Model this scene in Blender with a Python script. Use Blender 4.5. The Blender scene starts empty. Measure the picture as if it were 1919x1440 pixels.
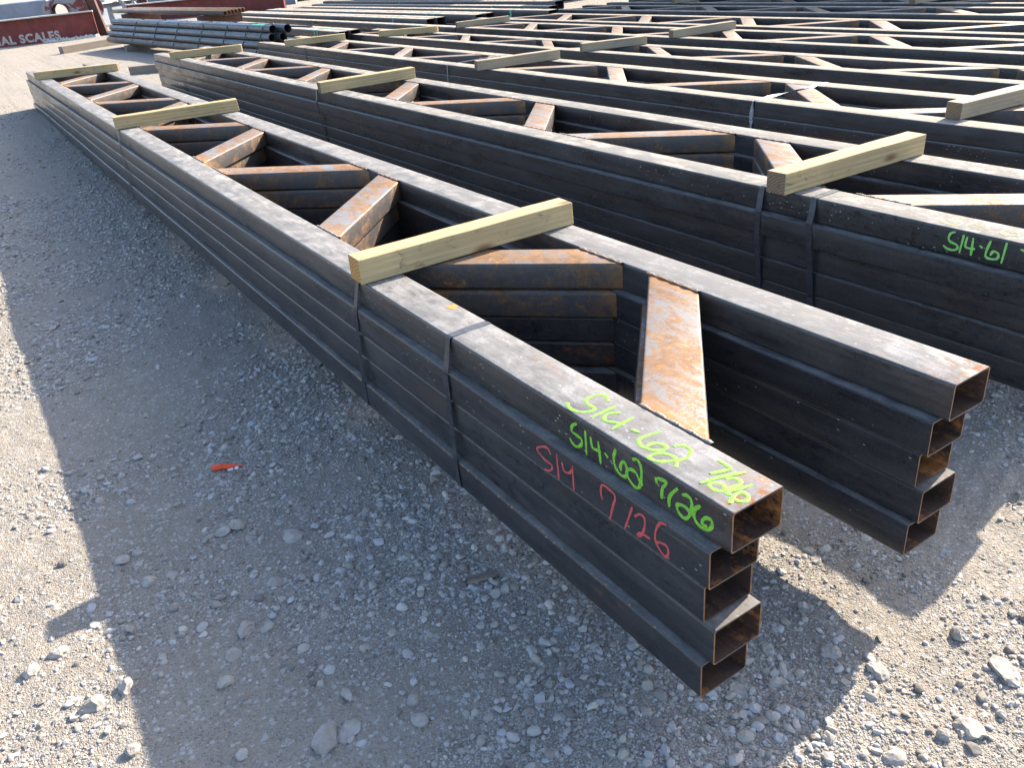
import bpy, bmesh, math, random
import numpy as np
from mathutils import Vector, Matrix

random.seed(7)
RNG = np.random.default_rng(11)
SC = bpy.context.scene
COL = SC.collection

# ------------------------------------------------------------------ camera
CAM = Vector((-0.9863, -0.8766, 1.7063))
YAW, PITCH, ROLL = 0.53814, 0.49305, -0.10182
fw = Vector((math.sin(YAW) * math.cos(PITCH), math.cos(YAW) * math.cos(PITCH), -math.sin(PITCH)))
rt = Vector((math.cos(YAW), -math.sin(YAW), 0))
up = rt.cross(fw)
r2 = rt * math.cos(ROLL) + up * math.sin(ROLL)
u2 = -rt * math.sin(ROLL) + up * math.cos(ROLL)
cd = bpy.data.cameras.new('camera')
cam = bpy.data.objects.new('camera', cd)
COL.objects.link(cam)
cam.matrix_world = Matrix(((r2.x, u2.x, -fw.x, CAM.x), (r2.y, u2.y, -fw.y, CAM.y), (r2.z, u2.z, -fw.z, CAM.z), (0, 0, 0, 1)))
cd.sensor_fit = 'HORIZONTAL'
cd.sensor_width = 36
cd.lens = 1541.84 / 1919 * 36
cd.clip_start = 0.05
cd.clip_end = 2000
SC.camera = cam

# ------------------------------------------------------------- sky and sun
LDIR = Vector((-1.62, -0.31, -1.0)).normalized()
EL = math.asin(-LDIR.z)
AZ = math.atan2(-LDIR.x, -LDIR.y)
w = bpy.data.worlds.new("World")
SC.world = w
w.use_nodes = True
nt = w.node_tree
bg = nt.nodes['Background']
sky = nt.nodes.new('ShaderNodeTexSky')
sky.sky_type = 'NISHITA'
sky.sun_disc = False
sky.sun_elevation = EL
sky.sun_rotation = AZ
sky.dust_density = 1.8
sky.ozone_density = 0.95
sky.air_density = 0.85
nt.links.new(sky.outputs[0], bg.inputs[0])
bg.inputs[1].default_value = 0.15
sl = bpy.data.lights.new('sun', 'SUN')
sl.energy = 5.0
sl.angle = math.radians(0.5)
sl.color = (1.0, 0.875, 0.715)
so = bpy.data.objects.new('sun', sl)
so.rotation_euler = LDIR.to_track_quat('-Z', 'Y').to_euler()
so.location = (8, 3, 9)
COL.objects.link(so)
SC.view_settings.view_transform = 'Standard'
SC.view_settings.look = 'None'
SC.view_settings.gamma = 1
SC.view_settings.exposure = 1.55

# --------------------------------------------------------------- materials
class N:
    def __init__(s, name):
        s.m = bpy.data.materials.new(name)
        s.m.use_nodes = True
        s.t = s.m.node_tree
        s.b = s.t.nodes['Principled BSDF']
        s.out = s.t.nodes['Material Output']
    def n(s, typ, **k):
        x = s.t.nodes.new('ShaderNode' + typ)
        for a, v in k.items():
            setattr(x, a, v)
        return x
    def l(s, a, b):
        s.t.links.new(a, b)
    def val(s, sock, v):
        if hasattr(v, 'node'):
            s.l(v, sock)
        else:
            sock.default_value = v
    def coords(s, scale=(1, 1, 1), rnd=True, kind='Object'):
        tc = s.n('TexCoord')
        mp = s.n('Mapping')
        mp.inputs['Scale'].default_value = scale
        s.l(tc.outputs[kind], mp.inputs[0])
        if rnd:
            oi = s.n('ObjectInfo')
            mu = s.n('Math', operation='MULTIPLY')
            s.l(oi.outputs['Random'], mu.inputs[0])
            mu.inputs[1].default_value = 97.0
            cx = s.n('CombineXYZ')
            for i in range(3):
                s.l(mu.outputs[0], cx.inputs[i])
            s.l(cx.outputs[0], mp.inputs['Location'])
        return mp.outputs[0]
    def noise(s, vec, scale, detail=4, rough=.6, dist=0.0):
        x = s.n('TexNoise')
        x.inputs['Scale'].default_value = scale
        x.inputs['Detail'].default_value = detail
        x.inputs['Roughness'].default_value = rough
        x.inputs['Distortion'].default_value = dist
        s.l(vec, x.inputs['Vector'])
        return x.outputs['Fac']
    def vor(s, vec, scale, feature='F1', out='Distance'):
        x = s.n('TexVoronoi', feature=feature)
        x.inputs['Scale'].default_value = scale
        s.l(vec, x.inputs['Vector'])
        return x.outputs[out]
    def ramp(s, v, a, b, c0=0.0, c1=1.0):
        x = s.n('MapRange')
        x.inputs[1].default_value = a
        x.inputs[2].default_value = b
        x.inputs[3].default_value = c0
        x.inputs[4].default_value = c1
        s.l(v, x.inputs[0])
        return x.outputs[0]
    def math(s, op, a, b):
        x = s.n('Math', operation=op)
        s.val(x.inputs[0], a)
        s.val(x.inputs[1], b)
        return x.outputs[0]
    def mix(s, f, a, b):
        x = s.n('Mix', data_type='RGBA')
        s.val(x.inputs[0], f)
        for sock, v in ((x.inputs[6], a), (x.inputs[7], b)):
            if hasattr(v, 'node'):
                s.l(v, sock)
            else:
                sock.default_value = (*v, 1)
        return x.outputs[2]
    def bump(s, h, strength, dist):
        x = s.n('Bump')
        x.inputs['Strength'].default_value = strength
        x.inputs['Distance'].default_value = dist
        s.l(h, x.inputs['Height'])
        s.l(x.outputs[0], s.b.inputs['Normal'])
    def done(s, col=None, rough=None, metal=None, spec=None):
        if col is not None:
            if hasattr(col, 'node'):
                s.l(col, s.b.inputs['Base Color'])
            else:
                s.b.inputs['Base Color'].default_value = (*col, 1)
        if rough is not None:
            s.val(s.b.inputs['Roughness'], rough)
        if metal is not None:
            s.val(s.b.inputs['Metallic'], metal)
        if spec is not None:
            s.val(s.b.inputs['Specular IOR Level'], spec)
        return s.m

def upface(k):
    g = k.n('NewGeometry')
    sx = k.n('SeparateXYZ')
    k.l(g.outputs['True Normal'], sx.inputs[0])
    return k.ramp(sx.outputs[2], 0.75, 0.97)

def steel_mat(name, rust=0.5, dark=(.014, .0155, .020), light=(.052, .054, .059), dust=(.30, .285, .26), dustamt=0.8, rustcol=(.30, .105, .022), flecks=True, end=0.0):
    k = N(name)
    st = k.coords((1, .07, 1))
    ob = k.coords((1, 1, 1))
    mid = k.coords((1, .35, 1))
    s1 = k.noise(st, 30, 5, .65)
    s2 = k.noise(mid, 7, 5, .6, .4)
    fine = k.noise(ob, 160, 3, .7)
    base = k.mix(k.ramp(k.math('ADD', k.math('MULTIPLY', s1, .5), k.math('MULTIPLY', s2, .5)), .38, .64), dark, light)
    base = k.mix(k.ramp(fine, .35, .75, 0, .35), base, (.12, .115, .11))
    # flaked patches of darker scale, dried runs and a line of rust along the lower edges
    flake = k.math('MULTIPLY', k.ramp(k.noise(k.coords((1, .55, 1)), 48, 6, .78, .4), .53, .60), k.ramp(k.noise(k.coords((1, .3, 1)), 3.2, 4, .6), .47, .60))
    base = k.mix(k.math('MULTIPLY', flake, .75), base, tuple(v * .45 for v in dark))
    pale = k.math('MULTIPLY', k.ramp(k.noise(k.coords((1, .25, 1)), 22, 6, .75), .55, .68), k.ramp(k.noise(k.coords((1, .3, 1)), 2.3, 3, .5), .46, .62, 0, .6))
    base = k.mix(pale, base, tuple(min(1, v * 1.9) for v in light))
    brown = k.math('MULTIPLY', k.ramp(k.noise(k.coords((1, .16, 1)), 12, 6, .72), .54, .68), k.ramp(k.noise(k.coords((1, .2, 1)), 1.7, 3, .5), .48, .60, 0, .6))
    base = k.mix(brown, base, (.085, .055, .036))
    # dust and scuffing that lies on upward faces, worn through in streaks
    um = upface(k)
    worn = k.noise(mid, 16, 6, .7, .6)
    worn2 = k.noise(st, 55, 4, .6)
    blot = k.noise(k.coords((1, .6, 1)), 13, 6, .72, .5)
    dm = k.math('MULTIPLY', k.ramp(k.math('ADD', k.math('MULTIPLY', blot, .55), k.math('ADD', k.math('MULTIPLY', worn, .25), k.math('MULTIPLY', worn2, .2))), .40, .60, .22, 1.0), dustamt)
    um = k.math('MULTIPLY', k.math('MULTIPLY', um, dm), k.ramp(fine, .3, .62, .72, 1.0))
    base = k.mix(um, base, dust)
    sc = k.ramp(k.noise(k.coords((1, .012, 1)), 260, 3, .5), .66, .72, 0, .5)
    base = k.mix(k.math('MULTIPLY', sc, um), base, (.10, .10, .105))
    # pale rub marks drawn along the tube, on every face
    rub = k.math('MULTIPLY', k.ramp(k.noise(k.coords((1, .015, 1)), 150, 3, .55), .64, .70, 0, 1), k.ramp(k.noise(k.coords((1, .5, 1)), 5, 4, .6), .5, .62, 0, .5))
    base = k.mix(rub, base, (.17, .165, .155))
    # rust blooms
    rn = k.noise(mid, 5.5, 6, .72, .5)
    rn2 = k.noise(ob, 42, 4, .7)
    rm = k.ramp(k.math('ADD', k.math('MULTIPLY', rn, .65), k.math('MULTIPLY', rn2, .35)), .70 - .16 * rust, .79 - .16 * rust)
    rcol = k.mix(k.noise(ob, 70, 3, .6), tuple(v * .35 for v in rustcol), tuple(v * 1.35 for v in rustcol))
    base = k.mix(rm, base, rcol)
    if end:
        tc = k.n('TexCoord')
        sx = k.n('SeparateXYZ')
        k.l(tc.outputs['Object'], sx.inputs[0])
        em = k.math('MULTIPLY', k.ramp(sx.outputs[1], .12, .0), k.ramp(k.noise(ob, 42, 6, .75), .47, .60))
        em = k.math('MULTIPLY', em, k.ramp(upface(k), 0, 1, .22, 1))
        base = k.mix(k.math('MULTIPLY', em, end), base, rcol)
    spk = k.math('MULTIPLY', k.ramp(k.noise(k.coords((1, .6, 1)), 95, 5, .75), .64, .70), k.ramp(k.noise(ob, 4.5, 4, .6), .46, .60))
    base = k.mix(k.math('MULTIPLY', spk, k.ramp(upface(k), 0, 1, .25, .8)), base, rcol)
    rough = k.ramp(s2, .3, .7, .22, .42)
    rough = k.math('MAXIMUM', k.math('ADD', rough, k.math('MULTIPLY', rm, .35)), k.ramp(um, 0, .55, 0, 1.0))
    if flecks:
        v = k.n('TexVoronoi')
        v.inputs['Scale'].default_value = 62
        k.l(k.coords((1, .5, .95)), v.inputs['Vector'])
        sp = k.n('SeparateColor')
        k.l(v.outputs['Color'], sp.inputs[0])
        fm = k.math('MULTIPLY', k.ramp(v.outputs['Distance'], .15, .09), k.ramp(sp.outputs[0], .84, .88))
        base = k.mix(k.math('MULTIPLY', fm, .75), base, (.46, .44, .41))
    k.bump(k.math('ADD', k.math('MULTIPLY', fine, .4), k.math('MULTIPLY', s2, .8)), .22, .0012)
    return k.done(base, rough, k.ramp(um, 0, .5, .25, 0), k.ramp(um, 0, .5, .5, .0))

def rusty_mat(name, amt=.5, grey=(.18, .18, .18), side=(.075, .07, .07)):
    k = N(name)
    ob = k.coords((1, 1, 1))
    st = k.coords((1, .3, 1))
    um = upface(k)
    a = k.noise(st, 10, 8, .78, .9)
    b = k.noise(ob, 120, 5, .8)
    f = k.math('ADD', k.math('MULTIPLY', a, .62), k.math('MULTIPLY', b, .38))
    # water sits on the upward faces, so rust covers more of them
    f = k.math('ADD', f, k.math('MULTIPLY', um, .06))
    m = k.ramp(f, .585 - .1 * amt, .665 - .1 * amt)
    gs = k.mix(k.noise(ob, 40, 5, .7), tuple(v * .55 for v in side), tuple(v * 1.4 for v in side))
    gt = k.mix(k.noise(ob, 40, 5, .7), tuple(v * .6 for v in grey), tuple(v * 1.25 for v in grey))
    g = k.mix(um, gs, gt)  # side faces darker than tops: their shade is put into the bare steel colour
    r = k.mix(k.ramp(k.noise(ob, 30, 6, .75), .3, .7), (.10, .046, .02), (.285, .145, .05))
    o = k.ramp(k.noise(ob, 16, 5, .75, .6), .61, .67)
    r = k.mix(o, r, (.43, .23, .065))
    c = k.mix(k.math('MULTIPLY', m, .94), g, r)
    # joints rust hardest, where the mill scale was burnt off by welding
    tg = k.n('TexCoord')
    sg = k.n('SeparateXYZ')
    k.l(tg.outputs['Generated'], sg.inputs[0])
    e = k.math('ABSOLUTE', k.math('SUBTRACT', sg.outputs[0], .5), 0.0)
    em = k.math('MULTIPLY', k.ramp(e, .40, .50), k.ramp(k.noise(ob, 26, 5, .7), .36, .56))
    c = k.mix(k.math('MULTIPLY', em, .8), c, (.34, .155, .04))
    k.bump(b, .35, .0015)
    return k.done(c, k.ramp(m, 0, 1, .42, .8), .1, .4)

def wood_mat(name, c0, c1, grey=0.0, dirt=.5):
    k = N(name)
    v = k.coords((.9, 9, 9))
    n1 = k.noise(v, 5, 4, .6, 1.5)
    fine = k.noise(k.coords((.5, 40, 40)), 8, 3, .6)
    wv = k.n('TexWave', wave_type='RINGS', rings_direction='X')
    wv.inputs['Scale'].default_value = 14
    wv.inputs['Distortion'].default_value = 2.2
    wv.inputs['Detail'].default_value = 2
    wv.inputs['Detail Scale'].default_value = .6
    tc = k.n('TexCoord')
    mp = k.n('Mapping')
    mp.inputs['Location'].default_value = (0, .05, .09)
    mp.inputs['Scale'].default_value = (.12, 1, 1)
    k.l(tc.outputs['Object'], mp.inputs[0])
    k.l(mp.outputs[0], wv.inputs[0])
    c = k.mix(k.math('ADD', k.math('MULTIPLY', wv.outputs['Fac'], .55), k.math('MULTIPLY', n1, .45)), c0, c1)
    c = k.mix(k.ramp(fine, .38, .72, 0, .7), c, tuple(x * .55 for x in c0))
    oi = k.n('ObjectInfo')
    c = k.mix(k.ramp(oi.outputs['Random'], 0, 1, 0, .35), c, tuple(x * .75 + .03 for x in c1))
    wear = k.ramp(k.noise(k.coords((.5, 3, 3)), 5, 6, .7, .5), .46, .66, 0, .55)
    c = k.mix(wear, c, (.34, .265, .15))
    kn = k.vor(k.coords((.8, 2.2, 2.2)), 3.2)
    c = k.mix(k.ramp(kn, .16, .05, 0, .85), c, (.13, .07, .03))
    d = k.ramp(k.noise(k.coords((1, 1.6, 1.6)), 13, 7, .75, 1.2), .57, .70, 0, dirt)
    c = k.mix(d, c, (.10, .075, .055))
    if grey:
        c = k.mix(k.ramp(k.noise(k.coords((.3, 8, 8)), 4, 4, .6), .2, .8, grey * .6, grey), c, (.20, .19, .18))
    k.bump(fine, .35, .0012)
    return k.done(c, .82, 0, .25)

def endgrain_mat(name, c0, c1):
    k = N(name)
    wv = k.n('TexWave', wave_type='RINGS', rings_direction='X')
    wv.inputs['Scale'].default_value = 26
    wv.inputs['Distortion'].default_value = 1.5
    tc = k.n('TexCoord')
    mp = k.n('Mapping')
    mp.inputs['Location'].default_value = (0, .06, .05)
    k.l(tc.outputs['Object'], mp.inputs[0])
    k.l(mp.outputs[0], wv.inputs[0])
    c = k.mix(wv.outputs['Fac'], c0, c1)
    c = k.mix(k.ramp(k.noise(k.coords(), 60, 5, .7), .5, .75, 0, .6), c, tuple(v * .4 for v in c0))
    k.bump(k.noise(k.coords(), 150, 3), .4, .002)
    return k.done(c, .9, 0, .15)

def plain(name, col, rough=.7, var=.3, metal=0.0, scale=8, chips=None, chipamt=.5):
    k = N(name)
    ob = k.coords()
    c = k.mix(k.ramp(k.noise(ob, scale, 6, .68, .3), .3, .72), tuple(v * (1 - var) for v in col), tuple(min(1, v * (1 + var)) for v in col))
    if chips:
        c = k.mix(k.ramp(k.noise(k.coords((1, 1, 1)), scale * .6, 7, .72, .6), .64 - .2 * chipamt, .68 - .2 * chipamt), c, chips)
    k.bump(k.noise(ob, scale * 6, 3), .2, .003)
    return k.done(c, rough, metal, .4)

M = {}
M['chord'] = steel_mat('mill_scale_steel', .6, end=.0)
M['chord_end'] = steel_mat('weathered_tube_steel', .5, dark=(.026, .025, .026), light=(.085, .080, .075), dust=(.33, .332, .333), dustamt=.95, end=.95)
M['chord_two'] = steel_mat('pale_scuffed_tube_steel', .62, dust=(.40, .385, .35), dustamt=1.0)
M['chord_warm'] = steel_mat('dusty_tube_steel', .55, dust=(.52, .47, .39), dustamt=1.0)
M['inner'] = steel_mat('rusty_tube_inside', 1.2, dark=(.04, .027, .024), light=(.115, .066, .045), dust=(.13, .07, .042), dustamt=.6, rustcol=(.50, .20, .06), flecks=False)
M['rim'] = rusty_mat('sawn_tube_rim', .5, grey=(.38, .32, .25))
M['web'] = rusty_mat('rusted_web_steel', .75)
M['webgrey'] = rusty_mat('greyed_web_steel', .5, grey=(.25, .225, .185))
M['webdark'] = steel_mat('dark_web_steel', .85, flecks=False)
M['weld'] = rusty_mat('weld_steel', .75, grey=(.24, .22, .20))
M['strap'] = steel_mat('blued_strap_steel', .1, dark=(.018, .022, .032), light=(.05, .058, .075), dust=(.15, .17, .20), dustamt=.6, flecks=False)
M['strapl'] = plain('bright_strap_steel', (.30, .31, .32), .35, .2, .5)
M['wood'] = wood_mat('yellow_pine', (.36, .26, .125), (.60, .475, .26), dirt=.85)
M['end'] = endgrain_mat('pine_end_grain', (.36, .19, .06), (.50, .30, .12))
M['endd'] = endgrain_mat('dark_end_grain', (.17, .11, .065), (.27, .19, .125))
M['woodg'] = wood_mat('weathered_pine', (.33, .26, .16), (.52, .42, .27), grey=.4)
M['woodo'] = wood_mat('old_timber', (.16, .13, .11), (.24, .20, .16), grey=.5)
M['pipe'] = steel_mat('pipe_steel', .3, dark=(.045, .05, .055), light=(.052, .055, .060), dustamt=.06, flecks=False)
M['rod'] = rusty_mat('rusted_pipe_steel', .8, grey=(.36, .28, .20))
M['hss'] = steel_mat('dark_tube_steel', .4, dust=(.62, .56, .47), dustamt=1.0, flecks=False)
M['green'] = plain('green_strap_paint', (.10, .42, .28), .6, .25)
M['maroon'] = plain('maroon_primer', (.175, .038, .032), .7, .3, scale=5, chips=(.10, .06, .05), chipamt=.25)
M['flange'] = plain('dusty_flange', (.48, .46, .43), .7, .25, scale=6)
M['bluegrey'] = plain('blue_grey_paint', (.22, .26, .31), .6, .2, scale=3)
M['galv'] = plain('pale_galvanised', (.42, .44, .46), .5, .2, .3, scale=4)
M['capsule'] = plain('worn_maroon_plate', (.17, .05, .045), .7, .3, scale=3, chips=(.30, .30, .32), chipamt=.75)
M['brown'] = plain('brown_rusty_post', (.13, .07, .055), .85, .35, scale=9)
M['letter'] = plain('faded_white_lettering', (.50, .42, .38), .8, .25, scale=40, chips=(.2, .06, .05), chipamt=.35)
M['cream'] = plain('cream_paint', (.55, .52, .45), .7, .2)
M['containerm'] = plain('maroon_container', (.13, .035, .04), .6, .25, scale=2)
M['containerg'] = plain('green_container', (.03, .075, .06), .6, .25, scale=2)
M['orange'] = plain('orange_plastic', (.80, .085, .02), .45, .12, scale=60)
M['white'] = plain('white_plastic', (.75, .74, .72), .6, .15)
M['black'] = plain('black_rubber', (.02, .02, .022), .8, .2)
M['chip'] = wood_mat('splintered_wood', (.22, .18, .15), (.34, .29, .25), grey=.3)

def paint_mat(name, a, b):
    k = N(name)
    st = k.coords((1, 1, 1))
    c = k.mix(k.ramp(k.noise(st, 210, 5, .75, 1.2), .40, .60), a, b)
    c = k.mix(k.ramp(k.noise(st, 320, 4, .7), .60, .66, 0, .7), c, (.07, .075, .07))
    return k.done(c, .6, 0, .3)
M['lime'] = paint_mat('lime_paint', (.09, .34, .025), (.27, .60, .075))
M['limed'] = paint_mat('green_paint', (.16, .50, .10), (.30, .62, .16))
M['limey'] = paint_mat('faded_yellow_green_paint', (.36, .44, .05), (.46, .50, .12))
M['redp'] = paint_mat('red_paint', (.42, .055, .06), (.60, .11, .11))
k = N('rust_spot')
M['ospot'] = k.done(k.mix(k.noise(k.coords(), 60, 4), (.42, .17, .04), (.55, .27, .07)), .8, 0, .3)

# ------------------------------------------------------------------ helpers
def tag(o, label, cat, group=None, kind=None):
    o['label'] = label
    o['category'] = cat
    if group:
        o['group'] = group
    if kind:
        o['kind'] = kind
    return o

def thing(name, label, cat, loc=(0, 0, 0), rz=0.0, group=None):
    o = bpy.data.objects.new(name, None)
    o.empty_display_size = .1
    o.location = loc
    o.rotation_euler = (0, 0, rz)
    COL.objects.link(o)
    return tag(o, label, cat, group)

def mesh(name, verts, faces, mat, smooth=False):
    me = bpy.data.meshes.new(name)
    me.from_pydata([tuple(v) for v in verts], [], faces)
    me.materials.append(mat)
    bm = bmesh.new()
    bm.from_mesh(me)
    bmesh.ops.recalc_face_normals(bm, faces=bm.faces)
    bm.to_mesh(me)
    bm.free()
    if smooth:
        me.polygons.foreach_set('use_smooth', [True] * len(me.polygons))
    me.update()
    return me

def obj(name, me, parent=None, loc=(0, 0, 0), rot=(0, 0, 0)):
    o = bpy.data.objects.new(name, me)
    o.location = loc
    o.rotation_euler = rot
    if parent:
        o.parent = parent
    COL.objects.link(o)
    return o

def rrect(w, h, r, seg=4, inset=0.0):
    pts = []
    for cx, cz, a0 in ((w - r, r, -90), (w - r, h - r, 0), (r, h - r, 90), (r, r, 180)):
        for i in range(seg + 1):
            a = math.radians(a0 + 90 * i / seg)
            pts.append((cx + (r - inset) * math.cos(a), cz + (r - inset) * math.sin(a)))
    return pts

def tube_geo(w, h, L, r, t, seg=4, ny=18, wob=.0012, rnd=random):
    """open rectangular hollow section along +Y, corner at the origin"""
    po = rrect(w, h, r, seg)
    pi = rrect(w, h, r, seg, t)
    n = len(po)
    V, F = [], []
    ys = [0] + [L * (i / ny) for i in range(1, ny)] + [L]
    dx = [rnd.uniform(-wob, wob) if 0 < i < ny else 0 for i in range(ny + 1)]
    dz = [rnd.uniform(-wob, wob) * .3 if 0 < i < ny else 0 for i in range(ny + 1)]
    for P in (po, pi):
        for j, y in enumerate(ys):
            for (x, z) in P:
                V.append((x + dx[j], y, z + dz[j]))
    m = len(ys) * n
    for j in range(len(ys) - 1):
        for i in range(n):
            a, b = j * n + i, j * n + (i + 1) % n
            F.append((a, b, b + n, a + n))
            F.append((m + a, m + a + n, m + b + n, m + b))
    e = (len(ys) - 1) * n
    for i in range(n):
        j = (i + 1) % n
        F.append((i, m + i, m + j, j))
        F.append((e + i, e + j, m + e + j, m + e + i))
    return V, F

def join(*parts):
    V, F = [], []
    for v, f in parts:
        o = len(V)
        V += list(v)
        F += [tuple(i + o for i in q) for q in f]
    return V, F

def box_geo(x0, x1, y0, y1, z0, z1):
    V = [(x, y, z) for z in (z0, z1) for y in (y0, y1) for x in (x0, x1)]
    F = [(0, 2, 3, 1), (4, 5, 7, 6), (0, 1, 5, 4), (2, 6, 7, 3), (0, 4, 6, 2), (1, 3, 7, 5)]
    return V, F

def cyl_geo(p0, p1, r0, r1=None, n=16, cap=True, wall=0.0):
    p0, p1 = Vector(p0), Vector(p1)
    r1 = r0 if r1 is None else r1
    d = (p1 - p0).normalized()
    a = d.orthogonal().normalized()
    b = d.cross(a)
    V, F = [], []
    rings = [(p0, r0), (p1, r1)]
    if wall:
        rings = [(p0, r0), (p1, r1), (p1, r1 - wall), (p0, r0 - wall)]
    for p, r in rings:
        for i in range(n):
            t = 2 * math.pi * i / n
            V.append(p + a * (r * math.cos(t)) + b * (r * math.sin(t)))
    m = len(rings)
    for j in range(m if wall else 1):
        o, q = j * n, ((j + 1) % m) * n
        for i in range(n):
            F.append((o + i, o + (i + 1) % n, q + (i + 1) % n, q + i))
    if cap and not wall:
        F.append(tuple(range(n)))
        F.append(tuple(range(n, 2 * n)))
    return V, F

def bevel_mesh(me, w=.004, seg=2, ang=30):
    bm = bmesh.new()
    bm.from_mesh(me)
    ed = [e for e in bm.edges if len(e.link_faces) == 2 and e.calc_face_angle(0) > math.radians(ang)]
    bmesh.ops.bevel(bm, geom=ed, offset=w, segments=seg, affect='EDGES', profile=.5)
    bm.to_mesh(me)
    bm.free()
    return me

# ------------------------------------------------------------------- ground
def ss(a, b, t):
    t = np.clip((t - a) / (b - a), 0, 1)
    return t * t * (3 - 2 * t)

def lattice(x, y, s, seed):
    xi, yi = np.floor(x / s).astype(np.int64), np.floor(y / s).astype(np.int64)
    fx, fy = x / s - xi, y / s - yi
    fx, fy = fx * fx * (3 - 2 * fx), fy * fy * (3 - 2 * fy)
    def h(a, b):
        v = (a * 374761393 + b * 668265263 + seed * 1442695041) & 0x7fffffff
        v = ((v ^ (v >> 13)) * 1274126177) & 0x7fffffff
        v = v ^ (v >> 16)
        return (v & 0xffff) / 65535.0
    return (h(xi, yi) * (1 - fx) + h(xi + 1, yi) * fx) * (1 - fy) + (h(xi, yi + 1) * (1 - fx) + h(xi + 1, yi + 1) * fx) * fy - .5

def gbase(y):
    return .2 * ss(4, 13, y) + .15 * ss(12, 36, y)

def gz(x, y):
    x = np.asarray(x, float)
    y = np.asarray(y, float)
    z = gbase(y)
    near = 1 - ss(18, 40, np.hypot(x, y))
    z = z + lattice(x, y, 1.1, 1) * .022 + lattice(x, y, .43, 2) * .012 * near
    z = z + near * (lattice(x, y, .16, 3) * .008 + lattice(x, y, .07, 4) * .006 + lattice(x, y, .034, 5) * .005 + lattice(x, y, .018, 6) * .003)
    # tyre ruts running out of the yard on the left
    rut = np.exp(-((x + 1.75 + .05 * y) / .35) ** 2)
    z = z + rut * near * (.012 * np.sin(y * 2 * math.pi / .13 + 2.2 * np.abs(x + 1.75) / .1) * ss(2, 3.5, y) - .012)
    # fine ripples of spilled sand at the right-hand front
    z = z + .005 * np.exp(-((x - 1.35) / .3) ** 2 - ((y - .0) / .35) ** 2) * np.sin((y - .25 * x) * 2 * math.pi / .075)
    return z

def axis(lo, hi, step, far):
    c = list(np.arange(lo, hi, step))
    s, v = step, hi
    while v < far:
        c.append(v)
        s *= 1.075
        v += s
    s, v = step, lo - step
    pre = []
    while v > -far:
        pre.append(v)
        s *= 1.075
        v -= s
    return np.array(pre[::-1] + c + [far])

xs = axis(-2.4, 2.1, .0125, 300)
ys = axis(-.75, 4.6, .0125, 300)
X, Y = np.meshgrid(xs, ys)
Z = gz(X, Y)
nx, ny_ = len(xs), len(ys)
co = np.stack([X, Y, Z], -1).reshape(-1, 3)
ii = (np.arange(ny_ - 1)[:, None] * nx + np.arange(nx - 1)[None, :]).reshape(-1)
fc = np.stack([ii, ii + 1, ii + nx + 1, ii + nx], -1)

def np_mesh(name, co, faces, mat, smooth, tone=None):
    me = bpy.data.meshes.new(name)
    nf, k_ = faces.shape
    me.vertices.add(len(co))
    me.vertices.foreach_set('co', co.astype(np.float32).ravel())
    me.loops.add(nf * k_)
    me.loops.foreach_set('vertex_index', faces.astype(np.int32).ravel())
    me.polygons.add(nf)
    me.polygons.foreach_set('loop_start', np.arange(0, nf * k_, k_, dtype=np.int32))
    me.polygons.foreach_set('loop_total', np.full(nf, k_, np.int32))
    me.polygons.foreach_set('use_smooth', np.full(nf, smooth, bool))
    if tone is not None:
        a = me.attributes.new('tone', 'FLOAT', 'POINT')
        a.data.foreach_set('value', tone.astype(np.float32))
    me.materials.append(mat)
    me.update(calc_edges=True)
    me.validate()
    return me

k = N('dusty_gravel_ground')
ob = k.coords(rnd=False)
n0 = k.noise(ob, .9, 5, .6)
n1 = k.noise(ob, 9, 5, .65)
v1 = k.vor(ob, 75, 'F1', 'Color')
v1d = k.vor(ob, 75)
v2 = k.vor(ob, 190, 'F1', 'Color')
v2d = k.vor(ob, 190)
v3d = k.vor(ob, 430)
sp = k.n('SeparateColor')
k.l(v1, sp.inputs[0])
sp2 = k.n('SeparateColor')
k.l(v2, sp2.inputs[0])
c = k.mix(k.ramp(n0, .35, .65), (.262, .238, .203), (.312, .285, .246))
c = k.mix(k.ramp(n1, .35, .7, 0, .6), c, (.20, .172, .138))
c = k.mix(k.ramp(sp2.outputs[0], .2, .9, 0, .6), c, (.38, .345, .295))
c = k.mix(k.math('MULTIPLY', k.ramp(sp.outputs[0], .80, .84), k.ramp(v1d, .62, .45)), c, (.40, .39, .37))
c = k.mix(k.ramp(sp2.outputs[1], .90, .93, 0, .6), c, (.16, .15, .145))
hgt = k.math('ADD', k.math('MULTIPLY', k.ramp(v1d, 0, .8, 1, 0), k.ramp(sp.outputs[1], .3, .9)), k.math('ADD', k.math('MULTIPLY', k.ramp(v2d, 0, .7, 1, 0), .5), k.math('MULTIPLY', k.ramp(v3d, 0, .7, 1, 0), .25)))
k.bump(hgt, .9, .006)
M['ground'] = k.done(c, .95, 0, .15)
g = obj('ground', np_mesh('ground', co, fc, M['ground'], True))
tag(g, 'pale dusty gravel and dirt yard surface under the steel stacks', 'ground', kind='structure')

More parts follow.
